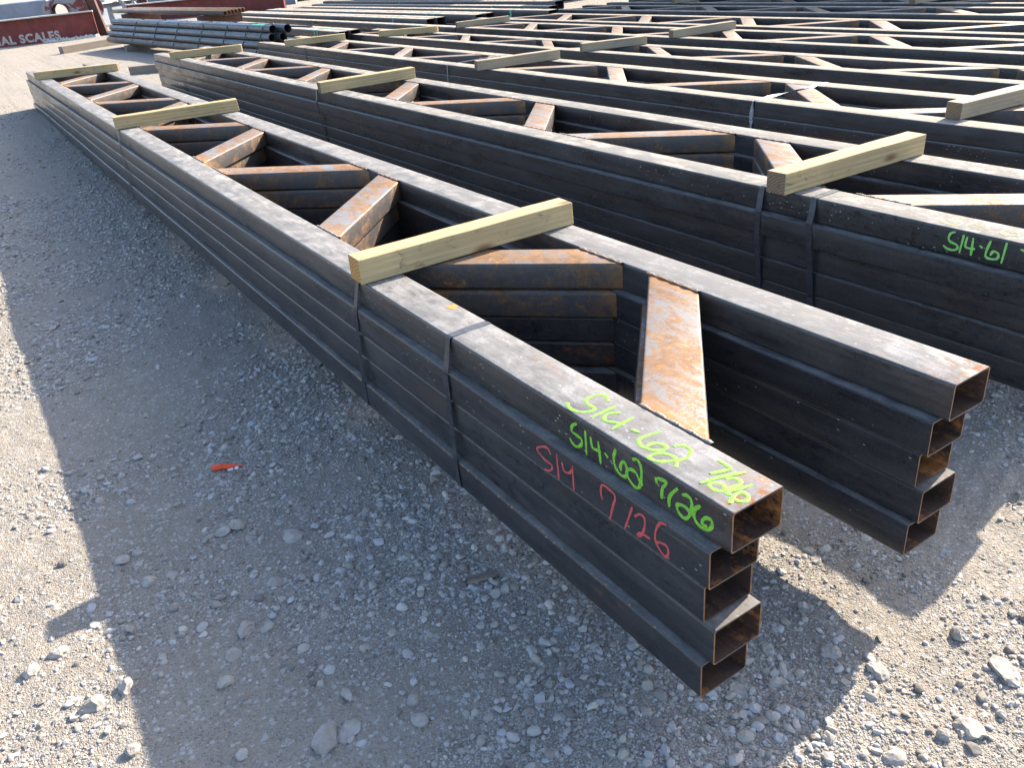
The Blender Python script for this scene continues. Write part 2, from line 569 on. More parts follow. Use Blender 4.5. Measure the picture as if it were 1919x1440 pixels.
# gravel stones: real pebbles lying on the ground sheet, graded by distance
k = N('limestone_pebbles')
at = k.n('Attribute', attribute_name='tone')
ob = k.coords(rnd=False)
cr = k.n('ValToRGB')
els = cr.color_ramp.elements
els[0].position, els[0].color = 0, (.13, .12, .115, 1)
els[1].position, els[1].color = 1, (.52, .49, .44, 1)
for p_, c_ in ((.12, (.23, .21, .185)), (.35, (.355, .33, .29)), (.62, (.41, .39, .36)), (.8, (.37, .38, .40)), (.93, (.48, .46, .43))):
    e_ = els.new(p_)
    e_.color = (*c_, 1)
k.l(at.outputs['Fac'], cr.inputs[0])
c = k.mix(k.ramp(k.noise(ob, 140, 4, .7), .35, .75, 0, .4), cr.outputs[0], (.27, .25, .22))
k.bump(k.noise(ob, 260, 4, .7), .4, .002)
M['pebble'] = k.done(c, .9, 0, .2)

def ico(level):
    bm = bmesh.new()
    bmesh.ops.create_icosphere(bm, subdivisions=level, radius=1)
    v = np.array([x.co[:] for x in bm.verts])
    f = np.array([[x.index for x in q.verts] for q in bm.faces])
    bm.free()
    return v, f
ICO1, ICO2, ICO3 = ico(1), ico(2), ico(3)

def stones(pos, size, lvl, rng):
    """many jittered stones as one vertex and face array"""
    bv, bf = (ICO1, ICO2, ICO3)[lvl - 1]
    n, m = len(size), len(bv)
    # a few random cutting planes make the shapes angular
    P = np.repeat(bv[None], n, 0)
    for _ in range(5):
        d = rng.normal(size=(n, 1, 3))
        d /= np.linalg.norm(d, axis=2, keepdims=True)
        h = rng.uniform(.45, .9, (n, 1))
        dot = (P * d).sum(2)
        P = P - d * np.maximum(dot - h, 0)[..., None]
    P = P + rng.normal(scale=.05, size=P.shape)
    sc = np.stack([rng.uniform(.75, 1.35, n), rng.uniform(.65, 1.05, n), rng.uniform(.4, .78, n)], -1)
    P = P * sc[:, None, :]
    t = rng.normal(scale=.25, size=n)
    P = np.stack([P[..., 0], P[..., 1] * np.cos(t)[:, None] - P[..., 2] * np.sin(t)[:, None], P[..., 1] * np.sin(t)[:, None] + P[..., 2] * np.cos(t)[:, None]], -1)
    a = rng.uniform(0, 2 * math.pi, n)
    P = np.stack([P[..., 0] * np.cos(a)[:, None] - P[..., 1] * np.sin(a)[:, None], P[..., 0] * np.sin(a)[:, None] + P[..., 1] * np.cos(a)[:, None], P[..., 2]], -1)
    P = P * (size * .5)[:, None, None]
    P[..., 2] += (size * rng.uniform(-.08, .15, n))[:, None]
    P = P + pos[:, None, :]
    F = bf[None] + (np.arange(n) * m)[:, None, None]
    return P.reshape(-1, 3), F.reshape(-1, 3), m

def in_view(x, y, z, mx=.12):
    d = np.stack([x, y, z], -1) - np.array(CAM[:])
    zz = d @ np.array(fw[:])
    px = .5 + (1541.84 / 1919) * (d @ np.array(r2[:])) / zz
    py = .5 - (1541.84 / 1440) * (d @ np.array(u2[:])) / zz
    return (zz > .3) & (px > -mx) & (px < 1 + mx) & (py > -mx) & (py < 1 + mx)

def patch(x, y):
    """how stony the surface is: gravel patches and bare trampled dust"""
    v = lattice(x, y, .75, 21) * 1.3 + lattice(x, y, .28, 22) * .8
    left = np.exp(-((x + .62) / .45) ** 2 - ((y - .95) / .7) ** 2)
    right = np.exp(-((x - .75) / .55) ** 2 - ((y + .2) / .4) ** 2)
    under = ss(-.45, .0, x) * ss(1.2, .4, y) * (1 - right)
    return np.clip(.40 + 1.35 * v + .6 * left + .4 * right, .04, 1.5)

GV, GF, GT = [], [], []
off = 0
for (dmin, dmax, smin, dens, lvl) in ((0, 2.9, .0044, 36000, 1), (2.9, 3.8, .0052, 20000, 1), (3.8, 5.5, .009, 4500, 1), (5.5, 9, .014, 1500, 1), (9, 15, .02, 300, 1)):
    n = int(dens * (dmax + 4) * (dmax * 1.4 + 4)) if dmax < 4 else int(dens * (dmax * 1.1) * (dmax * 1.1))
    n = min(n, 900000)
    x0, x1 = -2.6 - dmax * .1, 2.2 + dmax * .25
    y0, y1 = -1.2, dmax
    n = int(dens * (x1 - x0) * (y1 - y0))
    x = RNG.uniform(x0, x1, n)
    y = RNG.uniform(y0, y1, n)
    d = np.sqrt((x - CAM.x) ** 2 + (y - CAM.y) ** 2 + CAM.z ** 2)
    keep = (d >= dmin) & (d < dmax) & in_view(x, y, gbase(y)) & (RNG.uniform(size=n) < patch(x, y))
    x, y = x[keep], y[keep]
    size = smin * (1 - RNG.uniform(size=len(x)) * .9985) ** (-1 / 2.65)
    size = np.minimum(size, .036 if dmax < 6 else .028)
    z = gz(x, y)
    for lv, sel in ((1, size < .011), (2, size >= .011)):
        if not sel.any():
            continue
        P, F, m = stones(np.stack([x, y, z], -1)[sel], size[sel], lv, RNG)
        GV.append(P)
        GF.append(F + off)
        off += len(P)
        GT.append(np.repeat(RNG.uniform(size=int(sel.sum())), m))
gm = np_mesh('gravel', np.concatenate(GV), np.concatenate(GF), M['pebble'], False, np.concatenate(GT))
gr = obj('gravel', gm)
tag(gr, 'loose pale limestone gravel and pebbles scattered over the dirt yard', 'gravel', kind='stuff')

TOP1= [[(0.1008,0.4968),(0.1142,0.5248),(0.1003,0.5428),(0.0759,0.5448),(0.0603,0.534),(0.0571,0.5122),(0.0561,0.4936),(0.0393,0.4897),(0.0193,0.5051),(0.0124,0.5287),(0.0165,0.5493),(0.024,0.5623)],[(0.1002,0.4678),(0.0232,0.4667)],[(0.089,0.4379),(0.0644,0.4527),(0.0456,0.4464),(0.0387,0.4297),(0.0512,0.4093),(0.0555,0.3875)],[(0.0963,0.4005),(0.0244,0.3934)],[(0.0588,0.3625),(0.0617,0.34)],[(0.1036,0.3111),(0.0683,0.3196),(0.0442,0.32),(0.0339,0.3084),(0.0304,0.287),(0.0395,0.263),(0.0561,0.2523),(0.0679,0.2579),(0.0664,0.2755),(0.0529,0.2875),(0.0349,0.2871)],[(0.08,0.2472),(0.0951,0.2419),(0.1009,0.2246),(0.0953,0.2097),(0.073,0.1982),(0.052,0.2014),(0.0382,0.2097),(0.022,0.2201),(0.0115,0.2369),(0.012,0.2518),(0.0271,0.2542),(0.0436,0.2436),(0.052,0.2244),(0.0484,0.2045),(0.0278,0.1851)],[(0.1132,0.1477),(0.1129,0.1367),(0.1117,0.1082)],[(0.1097,0.1063),(0.0812,0.1167),(0.0646,0.1239)],[(0.1234,0.08),(0.0763,0.0995),(0.0252,0.1123)],[(0.0751,0.09),(0.0906,0.0801),(0.0918,0.0651),(0.08,0.0581),(0.0557,0.0634),(0.0382,0.067),(0.0307,0.0802),(0.035,0.0969),(0.0474,0.0965),(0.0553,0.0794),(0.0438,0.0522)],[(0.1001,0.0408),(0.0768,0.0472),(0.0579,0.0535),(0.0434,0.0559),(0.0416,0.0442)],[(0.0208,0.0264),(0.0442,0.0387),(0.0656,0.0368),(0.0651,0.0208),(0.0519,0.0126),(0.0392,0.0203),(0.0392,0.03)]]
SIDE1= [[(0.4927,0.6782),(0.5119,0.6631),(0.5164,0.646),(0.4958,0.6428),(0.4783,0.6405),(0.4795,0.6249),(0.4987,0.6091),(0.5165,0.6113),(0.5265,0.6218)],[(0.4611,0.6739),(0.4607,0.604)],[(0.4417,0.6663),(0.4377,0.643),(0.4297,0.6364),(0.4041,0.6427)],[(0.4125,0.6677),(0.4064,0.6057)],[(0.3902,0.6454),(0.3771,0.6375)],[(0.3485,0.6763),(0.3577,0.6493),(0.3534,0.6267),(0.3407,0.6146),(0.3223,0.6139),(0.3114,0.6279),(0.3158,0.6502),(0.326,0.6531),(0.3345,0.6364),(0.3323,0.6252)],[(0.2921,0.6763),(0.2769,0.684),(0.2649,0.6724),(0.2631,0.6454),(0.2687,0.6182),(0.279,0.6064),(0.2942,0.6084),(0.3091,0.6209),(0.3128,0.6334),(0.3006,0.6458),(0.2829,0.647),(0.2708,0.6332),(0.2586,0.6236)],[(0.2169,0.67),(0.2138,0.654)],[(0.2122,0.6686),(0.1844,0.6738),(0.196,0.6499),(0.1985,0.6228)],[(0.1484,0.678),(0.173,0.6431),(0.1752,0.6142)],[(0.1373,0.667),(0.12,0.6729),(0.109,0.6639),(0.1107,0.6399),(0.1234,0.613),(0.1411,0.6123),(0.1525,0.6273),(0.1459,0.637),(0.1282,0.6414),(0.1128,0.6348),(0.0997,0.629)],[(0.0837,0.6689),(0.1002,0.6499),(0.0997,0.6271),(0.0845,0.6169),(0.0635,0.6201),(0.0517,0.6369),(0.0542,0.6505),(0.0685,0.6476),(0.0786,0.634),(0.0741,0.6251),(0.0638,0.6295)]]
RED= [[(0.5795,0.5556),(0.5907,0.5704),(0.6181,0.5616),(0.6402,0.5461),(0.6346,0.5373),(0.6091,0.5269),(0.5797,0.5257),(0.5776,0.5153),(0.5924,0.5006),(0.6131,0.4945)],[(0.5519,0.5738),(0.5508,0.4947)],[(0.5314,0.5595),(0.5244,0.5361),(0.5023,0.541),(0.4884,0.5594)],[(0.4874,0.571),(0.4879,0.4967)],[(0.3743,0.5334),(0.3787,0.5527),(0.3718,0.5758),(0.3499,0.5771),(0.3262,0.5691),(0.3359,0.5337),(0.3491,0.4888)],[(0.2664,0.5738),(0.2949,0.4952)],[(0.2595,0.5507),(0.2415,0.5676),(0.2268,0.5639),(0.2273,0.5387),(0.2378,0.511),(0.2507,0.5009),(0.2428,0.5143),(0.2277,0.5173),(0.208,0.5191)],[(0.1554,0.5886),(0.1762,0.582),(0.1906,0.5528),(0.1909,0.5236),(0.1743,0.5049),(0.1578,0.501),(0.1507,0.5202),(0.1577,0.5322),(0.1766,0.5285),(0.191,0.5194)]]
SIDE2= [[(0.6349,0.6692),(0.6502,0.6622),(0.6564,0.6443),(0.6486,0.6313),(0.6255,0.6257),(0.6184,0.6163),(0.6292,0.6045),(0.6551,0.6039),(0.6716,0.613)],[(0.6038,0.6671),(0.6098,0.5981)],[(0.5905,0.6628),(0.5935,0.6295),(0.5816,0.6232),(0.5571,0.6254)],[(0.5694,0.664),(0.5684,0.5991)],[(0.5442,0.6411),(0.5326,0.6349)],[(0.5092,0.667),(0.5177,0.6295),(0.5172,0.6081),(0.4974,0.604),(0.4781,0.6106),(0.4781,0.6284),(0.4957,0.6312),(0.5029,0.6152)],[(0.4564,0.6722),(0.462,0.5968)],[(0.4096,0.659),(0.385,0.6563),(0.3555,0.6515)],[(0.3555,0.6515),(0.3642,0.6009)]]
TOP2= [[(1.8996,0.6683),(1.8991,0.6959),(1.8744,0.7072),(1.8537,0.687),(1.8487,0.6579),(1.821,0.6558),(1.8147,0.6891),(1.8315,0.7222)],[(1.9013,0.6308),(1.8327,0.6336)],[(1.8628,0.6154),(1.8522,0.5771)],[(1.8966,0.5673),(1.8399,0.5665)],[(1.886,0.5129),(1.837,0.5129),(1.8211,0.4837),(1.8447,0.4566),(1.8687,0.4764),(1.8522,0.4874)],[(1.8774,0.4347),(1.8146,0.4371)]]
ROCKS= [(0.17,0.1,0.055),(0.31,0.06,0.036),(0.26,0.06,0.051),(0.44,0.04,0.059),(0.33,0.15,0.043),(0.48,-0.07,0.07),(0.74,-0.13,0.058),(0.71,-0.26,0.072),(0.49,-0.3,0.076),(0.43,-0.28,0.045),(0.7,0.29,0.055),(0.3,-0.24,0.065),(0.17,0.0,0.032),(-0.78,1.12,0.065),(-0.73,1.09,0.054),(-0.64,1.27,0.057),(-0.84,1.05,0.053),(-0.68,0.61,0.067),(-0.73,0.62,0.074),(-0.64,0.71,0.043),(-0.89,0.96,0.049),(-1.21,1.11,0.082),(-1.15,0.89,0.054),(-1.12,1.11,0.058),(-1.26,1.39,0.059),(-1.33,1.36,0.062),(-0.9,1.53,0.057),(-0.97,1.54,0.046),(-1.02,1.71,0.044),(-0.97,1.72,0.044),(-0.51,1.46,0.065),(-0.7,1.64,0.063),(-0.65,1.63,0.051),(-0.06,0.2,0.049),(-0.51,0.59,0.051),(-0.52,0.53,0.053),(-0.1,0.24,0.043)]

ROCK_LABELS = {
 0: 'grey angular rock on the shaded gravel below the open tube ends of the nearest stack',
 1: 'tan rounded stone in the shade right of the nearest tube ends',
 3: 'grey stone half buried in the shaded dirt near the tip of the stack shadow',
 5: 'large sunlit stone at the edge of the shadow tip right of the nearest stack',
 6: 'sunlit chunky rock above the others at the right edge of the photo',
 7: 'pale sunlit rock at the far right edge, on bright gravel',
 8: 'broad pale rock at the lower right on sunlit gravel',
 10: 'narrow white stone lying in the sun strip between the two tube rows',
 13: 'flat grey rock, left of a touching pair in the shaded gravel',
 14: 'angular grey rock, right of a touching pair in the shaded gravel',
 15: 'pale flat stone alone on shaded gravel left of the nearest stack',
 17: 'round pale rock, upper of a touching pair near the bottom of the photo',
 18: 'angular pale rock, lower of a touching pair near the bottom of the photo',
 21: 'flat sunlit rock at the edge of the long shadow, lower left',
 24: 'sunlit stone just below the small notch in the shadow edge at left',
 25: 'sunlit stone at the far left below the shadow notch',
 30: 'cream elongated stone on shaded gravel, upper right of the bluish one',
 32: 'bluish stone on the shaded gravel left of the nearest stack',
 33: 'grey triangular rock near the bottom of the photo, right of centre',
}
k = N('limestone_rock')
ob = k.coords()
c = k.mix(k.ramp(k.noise(ob, 18, 6, .7), .3, .7), (.27, .25, .225), (.42, .395, .36))
c = k.mix(k.ramp(k.noise(ob, 90, 4, .7), .5, .8, 0, .45), c, (.20, .185, .165))
k.bump(k.noise(ob, 80, 6, .7), .6, .004)
M['rock'] = k.done(c, .92, 0, .2)
for i, (x, y, s) in enumerate(ROCKS):
    P, F, m = stones(np.zeros((1, 3)), np.array([s * 1.05]), 3, np.random.default_rng(100 + i))
    z0 = float(gz(x, y))
    P[:, 2] = P[:, 2] * 1.0 - s * .03
    me = np_mesh('rock', P, F, M['rock'], False)
    o = obj('rock', me, None, (x, y, z0))
    tag(o, ROCK_LABELS.get(i, 'small pale limestone rock lying loose on the gravel in front of the stacks'), 'rock', 'loose rocks on the gravel')

# ------------------------------------------------------------------ trusses
TH, GAP, LEN = .1016, .0022, 13.12
DZ = TH + GAP
CW = .1466
P_ = 2.09
STK = [  # x left, depth, near y, top z, levels, first odd web centre on the right chord, pitch, words
    dict(x=0.0, W=.892, y=0.0, top=.697, n=5, r0=.955, p=2.09, w='the nearest stack, at front left'),
    dict(x=1.7807, W=.835, y=.19, top=.680, n=5, r0=2.05, p=2.02, w='the second stack from the camera'),
    dict(x=3.555, W=.785, y=.70, top=.594, n=4, r0=3.30, p=2.08, w='the third stack from the camera'),
    dict(x=5.325, W=.71, y=1.30, top=.490, n=3, r0=4.61, p=2.11, w='the fourth stack from the camera'),
    dict(x=6.54, W=.84, y=-.7, top=.490, n=3, r0=4.765, p=2.10, w='the fifth stack from the camera'),
    dict(x=7.60, W=.93, y=.5, top=.490, n=3, r0=5.595, p=2.02, w='the sixth stack from the camera'),
    dict(x=8.96, W=.79, y=-.3, top=.490, n=3, r0=5.52, p=2.02, w='the seventh stack from the camera'),
    dict(x=10.05, W=.84, y=-.5, top=.490, n=3, r0=4.9, p=2.05, w='the farthest stack from the camera'),
]
LV = ['topmost', 'second from the top', 'third from the top', 'fourth from the top', 'lowest']
chord_meshes = {}
def chord_mesh(kind, v):
    key = (kind, v)
    if key not in chord_meshes:
        V, F = tube_geo(CW, TH, LEN, .0085, .0042, rnd=random.Random(50 + v))
        me = mesh('chord', V, F, M[kind])
        me.materials.append(M['inner'])
        me.materials.append(M['rim'])
        nq = 20 * 18 * 2
        me.polygons.foreach_set('material_index', [2 if i >= nq else i % 2 for i in range(len(me.polygons))])
        # smooth only the rounded corners
        me.polygons.foreach_set('use_smooth', [True] * len(me.polygons))
        me.set_sharp_from_angle(angle=math.radians(40))
        chord_meshes[key] = me
    return chord_meshes[key]

def web_mesh(x0, x1, ya, yb, wy, mat):
    """web tube whose ends are cut flush with the two chords: ya on the left chord, yb on the right chord, wy its width along the chord"""
    h, r = TH - .006, .009
    prof = rrect(1, h, r, 3)
    pw = wy * abs(math.sin(math.atan2(x1 - x0, yb - ya)))
    V, F = [], []
    prof = rrect(pw, h, r, 3)
    n = len(prof)
    for x, yc in ((x0 + .0008, ya), (x1 - .0008, yb)):
        for (s, z) in prof:
            V.append((x, yc + (s / pw - .5) * wy, z + .003))
    for i in range(n):
        F.append((i, (i + 1) % n, n + (i + 1) % n, n + i))
    F.append(tuple(range(n)))
    F.append(tuple(range(n, 2 * n)))
    me = mesh('web', V, F, mat)
    me.polygons.foreach_set('use_smooth', [True] * len(me.polygons))
    me.set_sharp_from_angle(angle=math.radians(40))
    return me

def weld_geo(x, yc, wy, side, rnd):
    """ropy bead along the joint on top and a short run down the open side"""
    V, F = [], []
    n, m = int(wy / .003), 8
    for i in range(n + 1):
        y = yc + (i / n - .5) * wy * 1.03
        rr = .0052 * (1 + .10 * math.sin(i * 2.1) + .25 * math.sin(i * .37 + yc) + rnd.uniform(-.12, .12))
        zc = TH - .0024 + rnd.uniform(-.0005, .0005)
        for j in range(m):
            a = 2 * math.pi * j / m
            V.append((x + side * .0035 + rr * 1.3 * math.cos(a) + rnd.uniform(-.0005, .0005), y, zc + rr * math.sin(a)))
    for i in range(n):
        for j in range(m):
            a, b = i * m + j, i * m + (j + 1) % m
            F.append((a, b, b + m, a + m))
    return V, F

xk = [0, -.025, -.022, -.020, -.0385]
ef = [0, .033, .0478, .0176, .0348]
er = [.008, .0314, .0507, .0282, .0409]
TRUSS = {}
for si, S in enumerate(STK):
    rs = random.Random(300 + si)
    for lv in range(S['n']):
        if si == 0:
            ox, e0, e1 = xk[lv], ef[lv], er[lv]
        else:
            ox = 0 if lv == 0 else rs.uniform(-.03, .006)
            e0 = rs.uniform(-.03, .05)
            e1 = e0 + rs.uniform(-.01, .01)
        z = S['top'] - TH - lv * DZ
        lab = 'dark steel truss, %s in %s' % (LV[lv] if not (lv == S['n'] - 1 and lv > 1) else 'lowest', S['w'])
        if si == 0 and lv == 0:
            lab = 'topmost truss of the nearest stack, with lime green handwriting beside its open end'
        if si == 0 and lv == 1:
            lab = 'second truss down in the nearest stack, with red handwriting on its side'
        if si == 1 and lv == 0:
            lab = 'topmost truss of the second stack, with green handwriting at the right edge'
        t = thing('steel_truss', lab, 'truss', (S['x'] + ox, S['y'], z), 0, 'steel trusses in flat stacks')
        if si == 0:
            kind = 'chord_end' if lv == 0 else 'chord'
        else:
            kind = 'chord_warm' if si > 1 else 'chord' if lv else 'chord_two'
        a = obj('chord', chord_mesh(kind, (si * 2 + lv) % 4), t, (0, e0, 0))
        b = obj('chord', chord_mesh(kind, (si * 2 + lv + 1) % 4), t, (S['W'] - CW, e1, 0))
        TRUSS[(si, lv)] = (t, a, b)
        x0, x1 = CW, S['W'] - CW
        wy = .232
        jy = 0 if lv == 0 else rs.uniform(-.035, .035)
        for n in range(-3, 8):
            for odd in (True, False):
                rr = S['r0'] + n * S['p'] + (0 if odd else .365)
                ff = rr - .635 if odd else rr + .635
                rr, ff = rr - S['y'] + jy, ff - S['y'] + jy
                if min(rr, ff) < .16 or max(rr, ff) > LEN - .16:
                    continue
                wm = M['web'] if (si < 2 or n % 2 == 0) else M['webgrey']
                if lv > 0:
                    wm = M['webdark'] if lv > 1 else M['web']
                wb = obj('web', web_mesh(x0, x1, ff, rr, wy, wm), t)
                if lv == 0 and si < 2:
                    for xx, yy, sd in ((x0, ff, 1), (x1, rr, -1)):
                        V, F = weld_geo(xx, yy, wy, sd, rs)
                        obj('weld_bead', mesh('weld_bead', V, F, M['weld'], True), wb)

# handwriting: raised brush strokes on the steel
def stroke_geo(pts, wid, plane, X, lift, rnd):
    P = [Vector((p[0], p[1])) for p in pts]
    # resample with Catmull-Rom so the strokes curve
    Q = []
    if len(P) > 2:
        for i in range(len(P) - 1):
            p0, p1, p2, p3 = P[max(i - 1, 0)], P[i], P[i + 1], P[min(i + 2, len(P) - 1)]
            for s in range(6):
                t = s / 6
                Q.append(.5 * ((2 * p1) + (p2 - p0) * t + (2 * p0 - 5 * p1 + 4 * p2 - p3) * t * t + (3 * p1 - p0 - 3 * p2 + p3) * t ** 3))
        Q.append(P[-1])
    else:
        for s in range(9):
            Q.append(P[0].lerp(P[1], s / 8))
    V, F = [], []
    n = len(Q)
    m = 5
    wob = rnd.uniform(0, 6)
    for i, q in enumerate(Q):
        d = (Q[min(i + 1, n - 1)] - Q[max(i - 1, 0)])
        d = d.normalized() if d.length > 1e-9 else Vector((1, 0))
        nn = Vector((-d.y, d.x))
        e = min(i, n - 1 - i)
        hw = wid * .5 * (1 + .16 * math.sin(i * .55 + wob) + rnd.uniform(-.07, .07)) * (.62 if e == 0 else .9 if e == 1 else 1)
        for j in range(m):
            f = j / (m - 1) * 2 - 1
            a = q + nn * (hw * f)
            hh = lift * (1 - .55 * f * f)
            V.append((a.x, a.y, X + hh) if plane == 'top' else (X - hh, a.x, a.y))
    for i in range(n - 1):
        for j in range(m - 1):
            a = i * m + j
            F.append((a, a + 1, a + m + 1, a + m))
    return V, F

def writing(strokes, wid, plane, X, chord, mat):
    rnd = random.Random(5)
    parts = []
    for i, s in enumerate(strokes):
        parts.append(stroke_geo(s, wid, plane, X, .0010 + .00022 * (i % 5), rnd))
    V, F = join(*parts)
    o = Vector(chord.parent.location) + Vector(chord.location)
    V = [(v[0] - o.x, v[1] - o.y, v[2] - o.z) for v in V]
    return obj('painted_writing', mesh('painted_writing', V, F, mat, True), chord)

writing(TOP1, .0096, 'top', .697, TRUSS[(0, 0)][1], M['lime'])
writing(SIDE1, .0088, 'side', 0.0, TRUSS[(0, 0)][1], M['lime'])
writing(RED, .0068, 'side', -.025, TRUSS[(0, 1)][1], M['redp'])
writing(SIDE2, .0082, 'side', 1.7807, TRUSS[(1, 0)][1], M['limed'])
writing(TOP2, .0055, 'top', .680, TRUSS[(1, 0)][1], M['limey'])
# orange rust spot on the top chord
V, F = [(0, 0, .0009)], []
for i in range(18):
    a = 2 * math.pi * i / 18
    rr = 1 + .15 * math.sin(3 * a + 1) + random.uniform(-.08, .08)
    V.append((.017 * rr * math.cos(a), .021 * rr * math.sin(a), .0006))
    F.append((0, 1 + i, 1 + (i + 1) % 18))
obj('rust_spot', mesh('rust_spot', V, F, M['ospot']), TRUSS[(0, 0)][1], (.1215, 1.30, TH))

# line of small rust blooms along the upper edge of the lowest truss
rnd = random.Random(21)
parts = []
yy = .12
while yy < 2.6:
    yy += rnd.choice((.02, .03, .05, .035, .09))
    sz = rnd.uniform(.0016, .0042)
    V, F = [(0, 0, .0007)], []
    a45 = math.radians(rnd.uniform(25, 70))
    nrm = Vector((-math.sin(a45), 0, math.cos(a45)))
    ctr = Vector((.0085, yy, TH - .0085)) + nrm * .0086
    tx = Vector((math.cos(a45), 0, math.sin(a45)))
    V = [ctr + nrm * .0008]
    for i in range(9):
        a = 2 * math.pi * i / 9
        rr = sz * rnd.uniform(.75, 1.2)
        V.append(ctr + tx * (rr * .8 * math.cos(a)) + Vector((0, rr * 1.2 * math.sin(a), 0)) + nrm * .0001)
        F.append((0, 1 + i, 1 + (i + 1) % 9))
    parts.append((V, F))
rsp = obj('rust_blooms', mesh('rust_blooms', *join(*parts), M['ospot'], True), TRUSS[(0, 4)][1])
rsp['kind'] = 'stuff'

# ------------------------------------------------------------------- straps
def band_mesh(name, path, wid, mat, th=.0011, tilt=0.0, amp=.0):
    """flat steel band following a closed or open path of (x, y, z) centre points, its width along Y"""
    V, F = [], []
    P = [Vector(p) for p in path]
    n = len(P)
    for i, p in enumerate(P):
        d = (P[min(i + 1, n - 1)] - P[max(i - 1, 0)]).normalized()
        nr = Vector((d.z, 0, -d.x))
        if nr.length < 1e-6:
            nr = Vector((0, 0, 1))
        nr.normalize()
        wv = Vector((0, 1, 0)) + nr * (amp * math.sin(i * .9))
        wv -= d * wv.dot(d)
        wv.normalize()
        for s, t in ((-.5, 0), (.5, 0), (.5, 1), (-.5, 1)):
            V.append(p + wv * (wid * s) + nr * (th * t))
    for i in range(n - 1):
        for j in range(4):
            a, b = i * 4 + j, i * 4 + (j + 1) % 4
            F.append((a, b, b + 4, a + 4))
    F.append((0, 1, 2, 3))
    F.append(tuple(4 * (n - 1) + q for q in (3, 2, 1, 0)))
    return mesh(name, V, F, mat)

def hull_x(si, z):
    """left side of the taut outline round a stack at height z"""
    S = STK[si]
    P = []
    for l in range(S['n']):
        zt = S['top'] - l * DZ
        x = TRUSS[(si, l)][0].location.x
        P += [(x, zt - .004), (x, zt - TH + .004)]
    best = min((p[0] for p in P if abs(p[1] - z) < .004), default=9e9)
    for i in range(len(P)):
        for j in range(i + 1, len(P)):
            (xa, za), (xb, zb_) = P[i], P[j]
            if zb_ <= z <= za and za - zb_ > 1e-6:
                best = min(best, xa + (xb - xa) * (za - z) / (za - zb_))
    return best if best < 9e8 else TRUSS[(si, 0)][0].location.x

def loop_path(si, y_top, y_bot, xr=None, both=False, slack=.0, rnd=random):
    S = STK[si]
    zt, zb = S['top'] + .0012, S['top'] - S['n'] * DZ + GAP - .0016
    xl = [TRUSS[(si, l)][0].location.x for l in range(S['n'])]
    wide = S['W'] if both else CW
    xt0, xt1 = xl[0], xl[0] + wide
    pts = []
    def add(x, z):
        f = (zt - z) / (zt - zb)
        pts.append((x, y_top + (y_bot - y_top) * f + (rnd.uniform(-.002, .002)), z))
    m = 12 if both else 5
    for i in range(m):
        f = i / (m - 1)
        add(xt1 - .006 - (wide - .012) * f, zt + (slack * math.sin(math.pi * f)))
    lo = min(xl)
    add(xt0 - .0012, zt - .004)
    for i in range(1, 16):
        z = zt - .006 - (zt - zb - .012) * i / 16
        add(hull_x(si, z) - .0016, z)
    add(xl[-1] - .0014, zb + .006)
    add(xl[-1] + .004, zb)
    hi = max(xl)
    add(xl[-1] + wide - .004, zb)
    add(hi + wide + .0016, zb + .012)
    add(xt1 + .0016, zt - .008)
    add(xt1 - .006, zt)
    return pts

def strap(label, si, y_top, y_bot, wid=.026, both=False, mat='strap', seal=True, slack=0.0, amp=.0):
    rnd = random.Random(int(y_top * 100) + si)
    t = thing('steel_strap', label, 'strap', (0, 0, 0), 0, 'steel straps binding the stacks')
    p = loop_path(si, y_top, y_bot, both=both, slack=slack, rnd=rnd)
    y0 = y_top
    t.location = (STK[si]['x'], y0, STK[si]['top'])
    q = [(a - STK[si]['x'], b - y0, c_ - STK[si]['top']) for a, b, c_ in p]
    obj('band', band_mesh('band', q, wid, M[mat], amp=amp), t)
    if seal:
        zz = np.linspace(-.115, -.165, 6)
        pts = [(hull_x(si, STK[si]['top'] + z) - STK[si]['x'] - .0029, (y_bot - y_top) * (-z / (STK[si]['n'] * DZ)), z) for z in zz]
        me = band_mesh('seal', pts, wid * 1.16, M['strap'], th=.0022)
        obj('seal', me, t)
    return t

strap('dark steel strap nearest the camera, wrapped over the left tubes of the nearest stack', 0, 1.112, 1.10, .028, seal=True, amp=.12)
strap('dark steel strap under the end of the nearest timber on the nearest stack', 0, 1.765, 1.81, .027, seal=False)
strap('dark steel strap under the middle timber of the nearest stack', 0, 6.25, 6.22, .03, seal=False)
strap('dark steel strap under the farthest timber of the nearest stack', 0, 11.35, 11.3, .03, seal=False)
strap('dark steel strap just right of the big timber on the second stack', 1, 1.235, 1.20, .03, seal=False, amp=.02)
strap('dark steel strap just left of the big timber on the second stack', 1, 1.50, 1.49, .03, seal=False)
strap('dark steel strap below the middle timber of the second stack', 1, 6.66, 6.62, .03, seal=False)
strap('dark steel strap at the far end of the second stack', 1, 11.75, 11.7, .03, seal=False)
strap('bright strap stretched across the top of the third stack, right of its middle timber', 2, 3.15, 3.15, .028, both=True, mat='strapl', seal=False, amp=.5)
strap('thin strap across the third stack beside its middle timber', 2, 7.40, 7.40, .02, both=True, mat='strapl', seal=False)
strap('dark strap at the far end of the third stack', 2, 11.65, 11.6, .03, seal=False)

